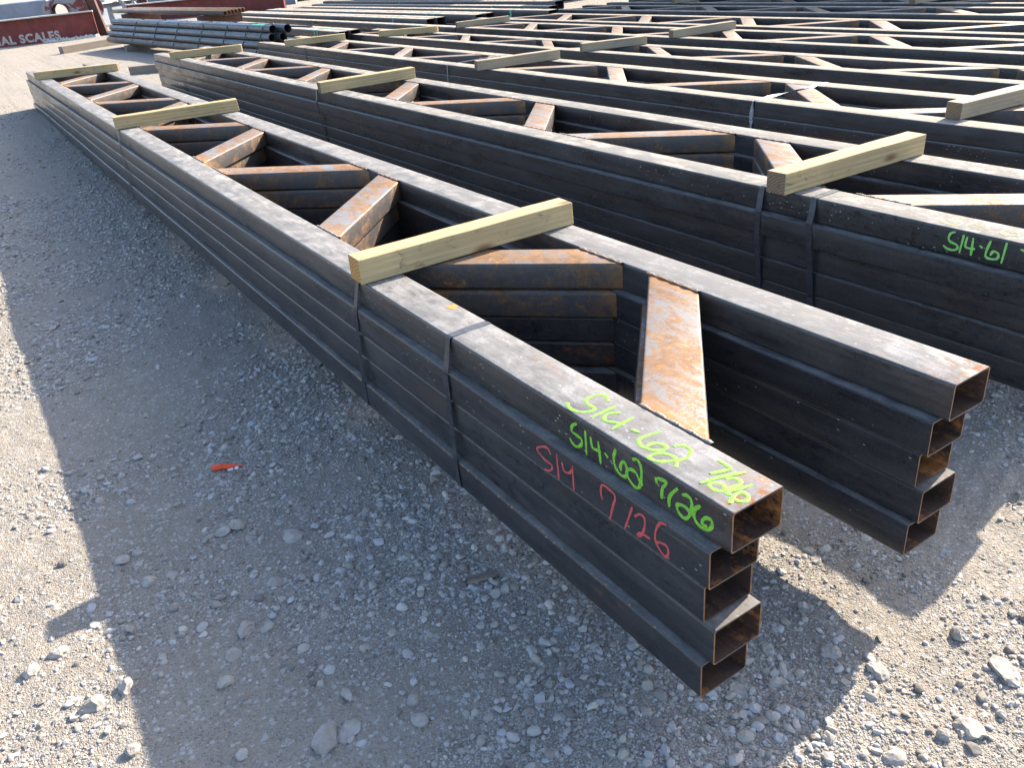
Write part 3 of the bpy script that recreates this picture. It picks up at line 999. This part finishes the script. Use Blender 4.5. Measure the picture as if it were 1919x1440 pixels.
# ------------------------------------------------------------------ timbers
def timber(name, label, cat, p0, p1, sec, h, mat, group, lift=0.0, chip=.003, end='endd'):
    """squared timber from p0 to p1 (centre line on its underside), slightly uneven"""
    p0, p1 = Vector(p0), Vector(p1)
    L = (p1 - p0).length
    d = (p1 - p0).normalized()
    rnd = random.Random(int(p0.x * 1000 + p0.y * 77))
    bm = bmesh.new()
    n = 10
    rings = []
    for i in range(n + 1):
        x = L * i / n - L / 2
        ring = []
        for (y, z) in ((-sec / 2, 0), (sec / 2, 0), (sec / 2, h), (-sec / 2, h)):
            j = 0.0012 if 0 < i < n else chip
            ring.append(bm.verts.new((x + (rnd.uniform(-j, j) if i in (0, n) else 0), y + rnd.uniform(-.0008, .0008), z + (rnd.uniform(-.0008, .0008) if z > 0 else 0))))
        rings.append(ring)
    for i in range(n):
        for j in range(4):
            bm.faces.new((rings[i][j], rings[i][(j + 1) % 4], rings[i + 1][(j + 1) % 4], rings[i + 1][j]))
    bm.faces.new(rings[0])
    bm.faces.new(rings[-1])
    bmesh.ops.recalc_face_normals(bm, faces=bm.faces)
    ed = [e for e in bm.edges if len(e.link_faces) == 2 and e.calc_face_angle(0) > .8]
    bmesh.ops.bevel(bm, geom=ed, offset=.0022, segments=1, affect='EDGES')
    me = bpy.data.meshes.new(name)
    bm.to_mesh(me)
    bm.free()
    me.materials.append(M[mat])
    if mat != 'woodo':
        me.materials.append(M[end])
        for q in me.polygons:
            if abs(q.normal.x) > .9:
                q.material_index = 1
    o = obj(name, me)
    o.matrix_world = Matrix.Translation((p0 + p1) / 2 + Vector((0, 0, lift))) @ d.to_track_quat('X', 'Z').to_matrix().to_4x4()
    return tag(o, label, cat, group)

TG = 'timber blocks laid across the stacks'
def top_timber(si, y0, y1, label, mat='wood', a=-.02, b=.02, sec=.089, end='endd'):
    S = STK[si]
    z = S['top'] + .0024
    timber('timber_block', label, 'timber', (S['x'] + a, y0, z), (S['x'] + S['W'] + b, y1, z), sec, .089, mat, TG, end=end)
top_timber(0, 1.745, 1.72, 'nearest yellow pine timber, laid across the nearest stack', a=-.012, b=.002, sec=.096, end='end')
top_timber(0, 6.32, 6.15, 'yellow pine timber across the middle of the nearest stack', a=-.008, b=.02, sec=.1)
top_timber(0, 11.62, 11.2, 'yellow pine timber across the far end of the nearest stack', a=-.008, b=.02, sec=.1)
top_timber(1, 1.39, 1.345, 'big pale timber with a dark cut end, across the near part of the second stack', 'wood', a=-.05, b=-.005, sec=.1)
top_timber(1, 6.40, 6.33, 'greenish pine timber across the middle of the second stack', a=-.07, b=-.01, sec=.1)
top_timber(1, 11.95, 11.55, 'pine timber across the far end of the second stack', a=-.05, b=.0, sec=.1)
top_timber(2, 1.80, 1.72, 'greyed timber with a dark cut end at the right edge of the photo', 'woodg', a=.12, b=.10, sec=.1)
top_timber(2, 6.65, 6.45, 'timber with a brown end across the middle of the third stack', 'woodg', a=-.09, b=.0, sec=.1)
top_timber(2, 12.3, 11.95, 'yellow timber across the far end of the third stack', a=-.06, b=.0, sec=.1)
top_timber(3, 7.32, 7.02, 'timber with a dark end across the middle of the fourth stack', 'woodg', a=-.02, b=.0, sec=.1)
top_timber(3, 12.8, 12.1, 'pale timber across the far end of the fourth stack', 'wood', a=-.02, b=.0, sec=.1)
top_timber(4, 7.1, 6.93, 'timber across the middle of the fifth stack', 'woodg', a=-.03, b=.02, sec=.1)
top_timber(4, 12.25, 12.0, 'timber across the far end of the fifth stack', 'woodg', a=-.06, b=.0, sec=.1)
top_timber(7, 10.7, 10.5, 'dim timber in the shade on the farthest stack, left of the other', 'woodg', a=-.1, b=.0, sec=.1)
top_timber(7, 6.2, 6.1, 'dim timber in the shade on the farthest stack, right of the other', 'woodg', a=-.1, b=.0, sec=.1)

# bearers under the stacks keep them off the ground
for si, S in enumerate(STK):
    zb = S['top'] - S['n'] * DZ + GAP - .001
    for y in (2.3, 6.3):
        gzv = float(gbase(np.array(y)))
        h = zb - gzv + .02
        timber('bearer_timber', 'dark weathered bearer timber underneath the steel stacks', 'timber', (S['x'] + .06, y, zb - h), (S['x'] + S['W'] - .06, y, zb - h), .14, h, 'woodo', 'bearers under the stacks')
timber('loose_timber', 'short brown timber on the ground past the end of the second stack', 'timber', (1.83, 15.9, .205), (3.3, 15.0, .20), .15, .14, 'woodo', 'loose timbers on the ground')
timber('loose_timber', 'long grey timber on the ground in front of the pipe pile', 'timber', (1.6, 23.0, .255), (3.75, 24.0, .26), .16, .17, 'woodo', 'loose timbers on the ground')

# --------------------------------------------- small litter on the near ground
t = thing('plastic_scrap', 'broken orange plastic strip with a white torn edge on the shaded gravel', 'plastic scrap', (-.565, 2.035, float(gz(-.565, 2.035)) + .012), math.radians(-30))
t.scale = (.78, .85, .85)
V, F = [], []
prof = [(-.075, .017), (-.07, .020), (-.03, .020), (-.028, .017), (0, .019), (.02, .013), (.045, .007), (.075, .004)]
for (x, hw) in prof:
    for j in range(7):
        a = math.pi * (j / 6)
        V.append((x, hw * math.cos(a), hw * .8 * math.sin(a) - .004))
for (x, hw) in prof:
    for j in range(7):
        a = math.pi * (j / 6)
        V.append((x, (hw - .0018) * math.cos(a), (hw - .0018) * .8 * math.sin(a) - .004))
n = len(prof)
for i in range(n - 1):
    for j in range(6):
        a = i * 7 + j
        F.append((a, a + 1, a + 8, a + 7))
        b = n * 7 + a
        F.append((b, b + 7, b + 8, b + 1))
for i in range(n - 1):
    for j in (0, 6):
        a = i * 7 + j
        F.append((a, a + 7, n * 7 + a + 7, n * 7 + a))
obj('sleeve', mesh('sleeve', V, F, M['orange'], True), t)
V, F = join(box_geo(.005, .03, -.026, -.010, -.010, -.004), box_geo(.038, .056, -.022, -.007, -.009, -.003))
obj('torn_edge', mesh('torn_edge', V, F, M['white']), t)
# splinter of wood
V, F = [], []
parts = []
for j in range(4):
    rnd = random.Random(j + 3)
    yy = (j - 1.5) * .008
    a0, a1 = -.055 + rnd.uniform(0, .02), .055 - rnd.uniform(0, .02)
    parts.append(([(a0, yy, 0), (a0 + .004, yy + .007, 0), (a1, yy + .004, 0), (a1 - .01, yy - .001, 0), (a0, yy, .006 + .003 * j % .005), (a0 + .004, yy + .007, .007), (a1, yy + .004, .004), (a1 - .01, yy - .001, .005)],
                  [(0, 3, 2, 1), (4, 5, 6, 7), (0, 1, 5, 4), (1, 2, 6, 5), (2, 3, 7, 6), (3, 0, 4, 7)]))
V, F = join(*parts)
o = obj('wood_splinter', mesh('wood_splinter', V, F, M['chip']), None, (-.12, .865, float(gz(-.12, .865)) + .004), (0, .05, math.radians(-12)))
tag(o, 'brown splintered wood chip on the shaded gravel beside the nearest stack', 'wood chip')

# ------------------------------------------------------------- rear tube rows
def rect_tube(label, x, y0, L, z0, w_, h_, mat='hss', band=None, group='rectangular tubes stacked behind'):
    t = thing('rectangular_tube', label, 'steel tube', (x, y0, z0), 0, group)
    V, F = tube_geo(w_, h_, L, .018, .010, 3, 6, .0)
    me = mesh('tube_wall', V, F, M[mat], True)
    me.set_sharp_from_angle(angle=math.radians(40))
    obj('tube_wall', me, t)
    if band:
        for yb in band:
            ring = rrect(w_ + .006, h_ + .006, .02, 3)
            m = len(ring)
            V2 = [(a - .003, yb + s, b - .003) for s in (0, .06) for a, b in ring]
            F2 = [(i, (i + 1) % m, m + (i + 1) % m, m + i) for i in range(m)]
            obj('green_band', mesh('green_band', V2, F2, M['green']), t)
    return t
rows = [  # x, near y, length, top z, width, words, band offsets
    (6.54, 12.42, 16.5, .490, .19, 'long pale tube in line beyond the fifth stack', None),
    (5.08, 14.0, 7.0, .56, .20, 'left one of a short pair of square tubes beside the round pipes', (1.0, 1.15)),
    (5.30, 14.0, 7.0, .56, .20, 'right one of a short pair of square tubes beside the round pipes', (1.0, 1.15)),
    (6.90, 14.1, 12.0, .55, .20, 'left tube of the second rear row, ending above the fourth stack', (1.4,)),
    (7.12, 14.1, 12.0, .55, .20, 'right tube of the second rear row, ending above the fourth stack', None),
    (7.62, 13.5, 12.0, .55, .20, 'left tube of the third rear row, with its dark open end in shade', (1.6, 1.9)),
    (7.84, 13.5, 12.0, .55, .20, 'right tube of the third rear row, with its dark open end in shade', None),
    (8.36, 12.2, 12.2, .55, .22, 'tube of the fourth rear row, half in shade', (1.2,)),
    (8.95, 13.0, 12.2, .55, .22, 'tube of the fifth rear row, half in shade', (2.0,)),
    (9.75, 13.9, 12.4, .55, .22, 'farthest tube row, with a pale green mark', (7.0,)),
]
for (x, y0, L, zt, w_, words, band) in rows:
    hh = .155
    rect_tube(words, x, y0, L, zt - hh, w_, hh, band=band)
    gb = float(gbase(np.array(y0 + 1)))
    if zt - 2 * hh > gb - .1:
        rect_tube(words.replace('tube', 'lower tube', 1) if 'tube' in words else words, x, y0 + .02, L, zt - 2 * hh - .004, w_, hh)

# pile of round pipes
QS = .85
def q85(p):
    return CAM + (Vector(p) - CAM) * QS
pd = .165 * QS
pr = pd / 2
a0, a1 = q85((4.56, 16.4, .30)), q85((3.42, 26.8, .385))
axis_d = (a1 - a0).normalized()
side = Vector((axis_d.y, -axis_d.x, 0)).normalized()
names = [['first from the left in the brown bottom row', 'second in the brown bottom row', 'third in the brown bottom row', 'fourth in the brown bottom row', 'rightmost in the brown bottom row'], ['left end of the second row up', 'second of the second row up', 'third of the second row up', 'right end of the second row up'], ['left one of the third row up', 'middle one of the third row up', 'right one of the third row up'], ['left one of the top row, with a green mark near its end', 'right one of the top row'], ]
a0 = a0 - Vector((0, 0, pd * .87)) - side * (pd * .5)
a1 = a1 - Vector((0, 0, pd * .87)) - side * (pd * .5)
for row, nm in enumerate(names):
    for j, words in enumerate(nm):
        c0 = a0 + side * (pd * (j + row * .5) * 1.01) + Vector((0, 0, row * pd * .87))
        c1 = a1 + side * (pd * (j + row * .5) * 1.01) + Vector((0, 0, row * pd * .87))
        rnd = random.Random(row * 10 + j)
        s = rnd.uniform(-.25, .25) - (.25 if row == 2 and j == 0 else 0)
        c0 = c0 + axis_d * s
        t = thing('steel_pipe', 'round steel pipe, %s' % words, 'pipe', c0, 0, 'round pipes in the pile')
        V, F = cyl_geo((0, 0, 0), c1 - c0, pr, None, 20, wall=.008)
        me = mesh('pipe_wall', V, F, M['rod' if row == 0 else 'pipe'], True)
        me.set_sharp_from_angle(angle=math.radians(40))
        obj('pipe_wall', me, t)
        if row == 3 and j == 0:
            p0_, p1_ = axis_d * .25, axis_d * .75
            V, F = cyl_geo(p0_, p1_, pr + .002, None, 20, cap=False)
            kf = [f for f in F if all((V[i] - axis_d * (V[i].dot(axis_d))).z > pr * .55 for i in f)]
            obj('green_mark', mesh('green_mark', V, kf, M['green'], True), t)
for f, words in ((.15, 'near'), (.82, 'far')):
    c0 = a0.lerp(a1, f) - Vector((0, 0, pr))
    h = c0.z - float(gbase(np.array(c0.y))) + .02
    timber('bearer_timber', 'dark bearer timber under the %s half of the pipe pile' % words, 'timber', c0 - side * .15 - Vector((0, 0, h)), c0 + side * .75 - Vector((0, 0, h)), .14, h, 'woodo', 'bearers under the pipe pile')
# thin wires round the pile
for i, f in enumerate((.03, .1, .2, .33, .48, .62, .78)):
    c0 = a0.lerp(a1, f)
    hull = [c0 + side * (-pr) * 1.0 + Vector((0, 0, -.02)), c0 + side * (-pr * .98) + Vector((0, 0, .03)), c0 + side * (1.5 * pd - pr * .88) + Vector((0, 0, 3 * pd * .87 + pr * .5)), c0 + side * (1.5 * pd) + Vector((0, 0, 3 * pd * .87 + pr)), c0 + side * (2.5 * pd) + Vector((0, 0, 3 * pd * .87 + pr)), c0 + side * (2.5 * pd + pr * .88) + Vector((0, 0, 3 * pd * .87 + pr * .5)), c0 + side * (4 * pd + pr) + Vector((0, 0, .03))]
    parts = [cyl_geo(hull[q], hull[q + 1], .006, None, 6) for q in range(len(hull) - 1)]
    V, F = join(*parts)
    V = [v - c0 for v in V]
    o = obj('tie_wire', mesh('tie_wire', V, F, M['strap']), None, c0)
    words = ['first', 'second', 'third', 'fourth', 'fifth', 'sixth', 'seventh'][i]
    tag(o, 'thin tie wire around the round pipe pile, %s from its near end' % words, 'wire', 'tie wires around the pipe pile')
# rusty thinner pipes lying behind the pile
for j in range(6):
    c0 = Vector((5.05 + .12 * j, 20.6 + .12 * j, .80 - .0 * j))
    c1 = Vector((4.2 + .12 * j, 30.0, .86))
    V, F = cyl_geo((0, 0, 0), c1 - c0, .056, None, 12, wall=.006)
    o = obj('rusty_pipe', mesh('rusty_pipe', V, F, M['rod'], True), None, c0)
    tag(o, 'rusty brown pipe in the flat row behind the pile, %s from the left' % ['first', 'second', 'third', 'fourth', 'fifth', 'sixth'][j], 'pipe', 'rusty pipes behind the pile')
for y in (22, 28.5):
    V, F = box_geo(-.55, .55, -.07, .07, -.24, .21)
    me = bevel_mesh(mesh('support_block', V, F, M['brown']), .01)
    xx = 5.05 - .85 * (y - 20.6) / 9.4 + .35
    o = obj('support_block', me, None, (xx, y, .53 + .006 * (y - 20)))
    tag(o, 'brown trestle block holding up the rusty pipes, %s one' % ('near' if y < 25 else 'far'), 'support', 'trestle blocks behind the pile')
t = thing('steel_pipe', 'single pipe poking out right of the pipe pile', 'pipe', (5.35, 16.0, .52), 0, 'round pipes in the pile')
V, F = cyl_geo((0, 0, 0), (-.75, 8.0, .05), pr * .9, None, 20, wall=.008)
obj('pipe_wall', mesh('pipe_wall', V, F, M['pipe'], True), t)
t = thing('steel_pipe', 'low pipe under the single pipe, right of the pipe pile', 'pipe', (5.12, 16.2, .32), 0, 'round pipes in the pile')
V, F = cyl_geo((0, 0, 0), (-.75, 8.0, .05), pr * .9, None, 20, wall=.008)
obj('pipe_wall', mesh('pipe_wall', V, F, M['pipe'], True), t)

# ------------------------------------------------------ scrap row behind left
def ibeam_geo(L, h, b, tf, tw):
    return join(box_geo(0, L, -b / 2, b / 2, h - tf, h), box_geo(0, L, -b / 2, b / 2, 0, tf), box_geo(0, L, -tw / 2, tw / 2, tf, h - tf))

def beam(name, label, p0, p1, h, b, web, flange, text=None):
    p0, p1 = Vector(p0), Vector(p1)
    L = (p1 - p0).length
    t = thing(name, label, 'steel beam', p0, math.atan2(p1.y - p0.y, p1.x - p0.x))
    V, F = join(box_geo(0, L, -.012, .012, .03, h - .03), box_geo(0, L, -b / 2, b / 2, 0, .03), *[box_geo(s, s + .02, -b / 2 + .02, -.0125, .031, h - .031) for s in np.arange(L - .03, L, 3)])
    obj('web_plate', mesh('web_plate', V, F, web), t)
    V, F = box_geo(-.002, L + .002, -b / 2 - .002, b / 2 + .002, h - .0295, h + .003)
    obj('top_flange', mesh('top_flange', V, F, flange), t)
    if text:
        cu = bpy.data.curves.new('lettering', 'FONT')
        cu.body = text
        cu.size = .30
        cu.space_character = 1.12
        cu.extrude = .002
        cu.offset = .013
        tmp = bpy.data.objects.new('tmp', cu)
        COL.objects.link(tmp)
        dg = bpy.context.evaluated_depsgraph_get()
        me = bpy.data.meshes.new_from_object(tmp.evaluated_get(dg))
        bpy.data.objects.remove(tmp)
        me.materials.clear()
        me.materials.append(M['letter'])
        xs_ = [v.co.x for v in me.vertices]
        wid = max(xs_) - min(xs_)
        o = obj('lettering', me, t, (L - 1.05 - wid, -.0165, .10), (math.pi / 2, 0, 0))
    return t

beam('scale_beam', 'maroon scale beam with faded stencilled lettering at the upper left', (-3.2, 29.45, .27), (3.28, 27.85, .27), .74, .34, M['maroon'], M['flange'], 'CARDINAL SCALES')
beam('scale_beam', 'maroon beam running behind the pipe pile towards the right', (5.2, 33.2, .31), (9.7, 29.6, .31), .62, .32, M['maroon'], M['flange'])
beam('grey_beam', 'grey steel beam lying behind the pipe pile', (3.6, 33.0, .3), (6.6, 36.6, .3), .75, .34, M['bluegrey'], M['cream'])
beam('grey_beam', 'blue grey beam behind the second maroon beam', (6.4, 36.0, .3), (11.0, 32.0, .3), .85, .36, M['bluegrey'], M['galv'])

# blue grey tank boom with a rounded maroon end plate and a round hole
t = thing('tank_boom', 'blue grey box boom with rounded maroon end plate, behind the lettered beam', 'boom', (-2.05, 31.0, .68), math.atan2(-1.2, 6))
L = 4.6
V, F = box_geo(0, L, -.4, .4, 0, .72)
me = bevel_mesh(mesh('boom_box', V, F, M['bluegrey']), .05, 3)
obj('boom_box', me, t)
bm = bmesh.new()
out, inn = [], []
nseg = 48
for i in range(nseg):
    a = 2 * math.pi * i / nseg
    ca, sa = math.cos(a), math.sin(a)
    s = 1 / (abs(ca) ** 3 + abs(sa) ** 3) ** (1 / 3)
    out.append((L + .63 + .86 * ca * s, .36 + .37 * sa * s))
    inn.append((L + .26 + .22 * ca, .33 + .24 * sa))
V, F = [], []
for yy in (-.44, -.36):
    for P in (out, inn):
        V += [(p[0], yy, p[1]) for p in P]
for i in range(nseg):
    j = (i + 1) % nseg
    F += [(i, j, nseg + j, nseg + i), (2 * nseg + i, 3 * nseg + i, 3 * nseg + j, 2 * nseg + j), (i, 2 * nseg + i, 2 * nseg + j, j), (nseg + i, nseg + j, 3 * nseg + j, 3 * nseg + i)]
obj('end_plate', mesh('end_plate', V, F, M['capsule']), t)
V, F = cyl_geo((L + .26, -.52, .33), (L + .26, 1.1, .33), .255, None, 28, wall=.02)
obj('bushing', mesh('bushing', V, F, M['brown'], False), t)
for i, (x, L2, r, z, mat, words) in enumerate([(-3.0, 2.6, .22, 1.64, 'galv', 'pale round tank lying on the boom, left one'), (-.3, 1.4, .2, 1.62, 'galv', 'pale round tank lying on the boom, right one')]):
    V, F = cyl_geo((0, 0, 0), (L2, -.5, 0), r, None, 20)
    o = obj('round_tank', mesh('round_tank', V, F, M[mat], True), None, (x, 31.0 - .2 * (x + 3), z))
    tag(o, words, 'tank')

def post(label, p, h, lean, wdt, mat='brown'):
    V, F = join(box_geo(-wdt / 2, wdt / 2, -.012, .012, 0, h), box_geo(-wdt / 2, -wdt / 2 + .02, -wdt * .45, wdt * .45, -.001, h + .001), box_geo(wdt / 2 - .02, wdt / 2, -wdt * .45, wdt * .45, -.001, h + .001))
    o = obj('steel_post', mesh('steel_post', V, F, M[mat]), None, p, (0, lean, math.radians(-20)))
    return tag(o, label, 'post', 'brown steel posts behind the pipes')
post('leaning brown steel post at the right end of the lettered beam', (3.42, 28.0, .28), 3.0, -.10, .26)
post('brown steel post standing behind the pipe pile, right of the white frame', (6.0, 33.9, .3), 2.6, -.08, .28)
# white looped frame
t = thing('looped_frame', 'white steel frame with a round loop behind the pipe pile', 'frame', (5.55, 34.6, .33))
V, F = [], []
parts = []
for i in range(20):
    a, b = 2 * math.pi * i / 20, 2 * math.pi * (i + 1) / 20
    parts.append(cyl_geo((.28 * math.cos(a), 0, .85 + .34 * math.sin(a)), (.28 * math.cos(b), 0, .85 + .34 * math.sin(b)), .07, None, 8))
obj('loop', mesh('loop', *join(*parts), M['galv'], True), t)
obj('strut', mesh('strut', *cyl_geo((.2, 0, .6), (.5, -.1, -.05), .06, None, 8), M['galv']), t)
obj('strut', mesh('strut', *cyl_geo((-.2, 0, .6), (-.1, .1, -.05), .06, None, 8), M['galv']), t)
t = thing('white_cone_post', 'white tapered steel post behind the left end of the pipe pile', 'post', (4.75, 34.9, .33))
obj('post_body', mesh('post_body', *cyl_geo((0, 0, 0), (0, 0, 1.5), .28, .10, 14), M['galv'], True), t)
obj('base_plate', mesh('base_plate', *box_geo(-.35, .35, -.35, .35, -.03, .02), M['galv']), t)
# crumpled pale sheeting along the foot of the lettered beam
V, F = [], []
rnd = random.Random(9)
n = 40
for i in range(n + 1):
    f = i / n
    for j in range(6):
        g_ = j / 5
        V.append((1.75 + 1.5 * f, 28.1 - .37 * f + .25 * (g_ - .5) + rnd.uniform(-.03, .03), .305 + .07 * math.sin(math.pi * g_) * (1 + rnd.uniform(-.7, .7))))
for i in range(n):
    for j in range(5):
        a = i * 6 + j
        F.append((a, a + 1, a + 7, a + 6))
o = obj('crumpled_sheet', mesh('crumpled_sheet', V, F, M['cream']))
tag(o, 'crumpled pale sheeting on the ground along the lettered beam', 'sheeting')

# corrugated containers behind the rear rows: they also throw the shade across the far stacks
def container(label, x0, x1, y0, y1, z0, h, mat):
    t = thing('shipping_container', label, 'container', (x0, y0, z0), 0, 'containers behind the yard')
    W_, D_ = x1 - x0, y1 - y0
    prof = []
    y = .12
    while y < D_ - .15:
        prof += [(0.0, y), (.0, y + .09), (.035, y + .13), (.035, y + .22)]
        y += .27
    V, F = [], []
    for (dx, yy) in prof:
        V += [(dx, yy, .16), (dx, yy, h - .12)]
    for i in range(len(prof) - 1):
        F.append((2 * i, 2 * i + 2, 2 * i + 3, 2 * i + 1))
    obj('side_wall', mesh('side_wall', V, F, M[mat]), t)
    V, F = box_geo(.06, W_ - .02, .02, D_ - .02, .1, h - .02)
    obj('body_shell', mesh('body_shell', V, F, M[mat]), t)
    parts = [box_geo(-.02, W_, 0, D_, h - .119, h + .01), box_geo(-.02, .058, 0, D_, 0, .159)] + [box_geo(-.025, .11, yy, yy + .119, .1595, h - .1195) for yy in (0, D_ - .12)]
    obj('corner_frame', mesh('corner_frame', *join(*parts), M[mat]), t)
    return t
container('dark green container behind the farthest stacks at the top of the photo', 12.3, 14.7, 5.95, 14.6, .17, 2.6, 'containerg')
container('maroon container far behind the rear tube rows', 12.4, 14.8, 17.6, 29.8, .25, 2.6, 'containerm')
container('maroon container far behind the pipe pile, partly hidden by the beams', 9.9, 12.3, 33.5, 45.7, .3, 2.6, 'containerm')
bpy.context.view_layer.update()
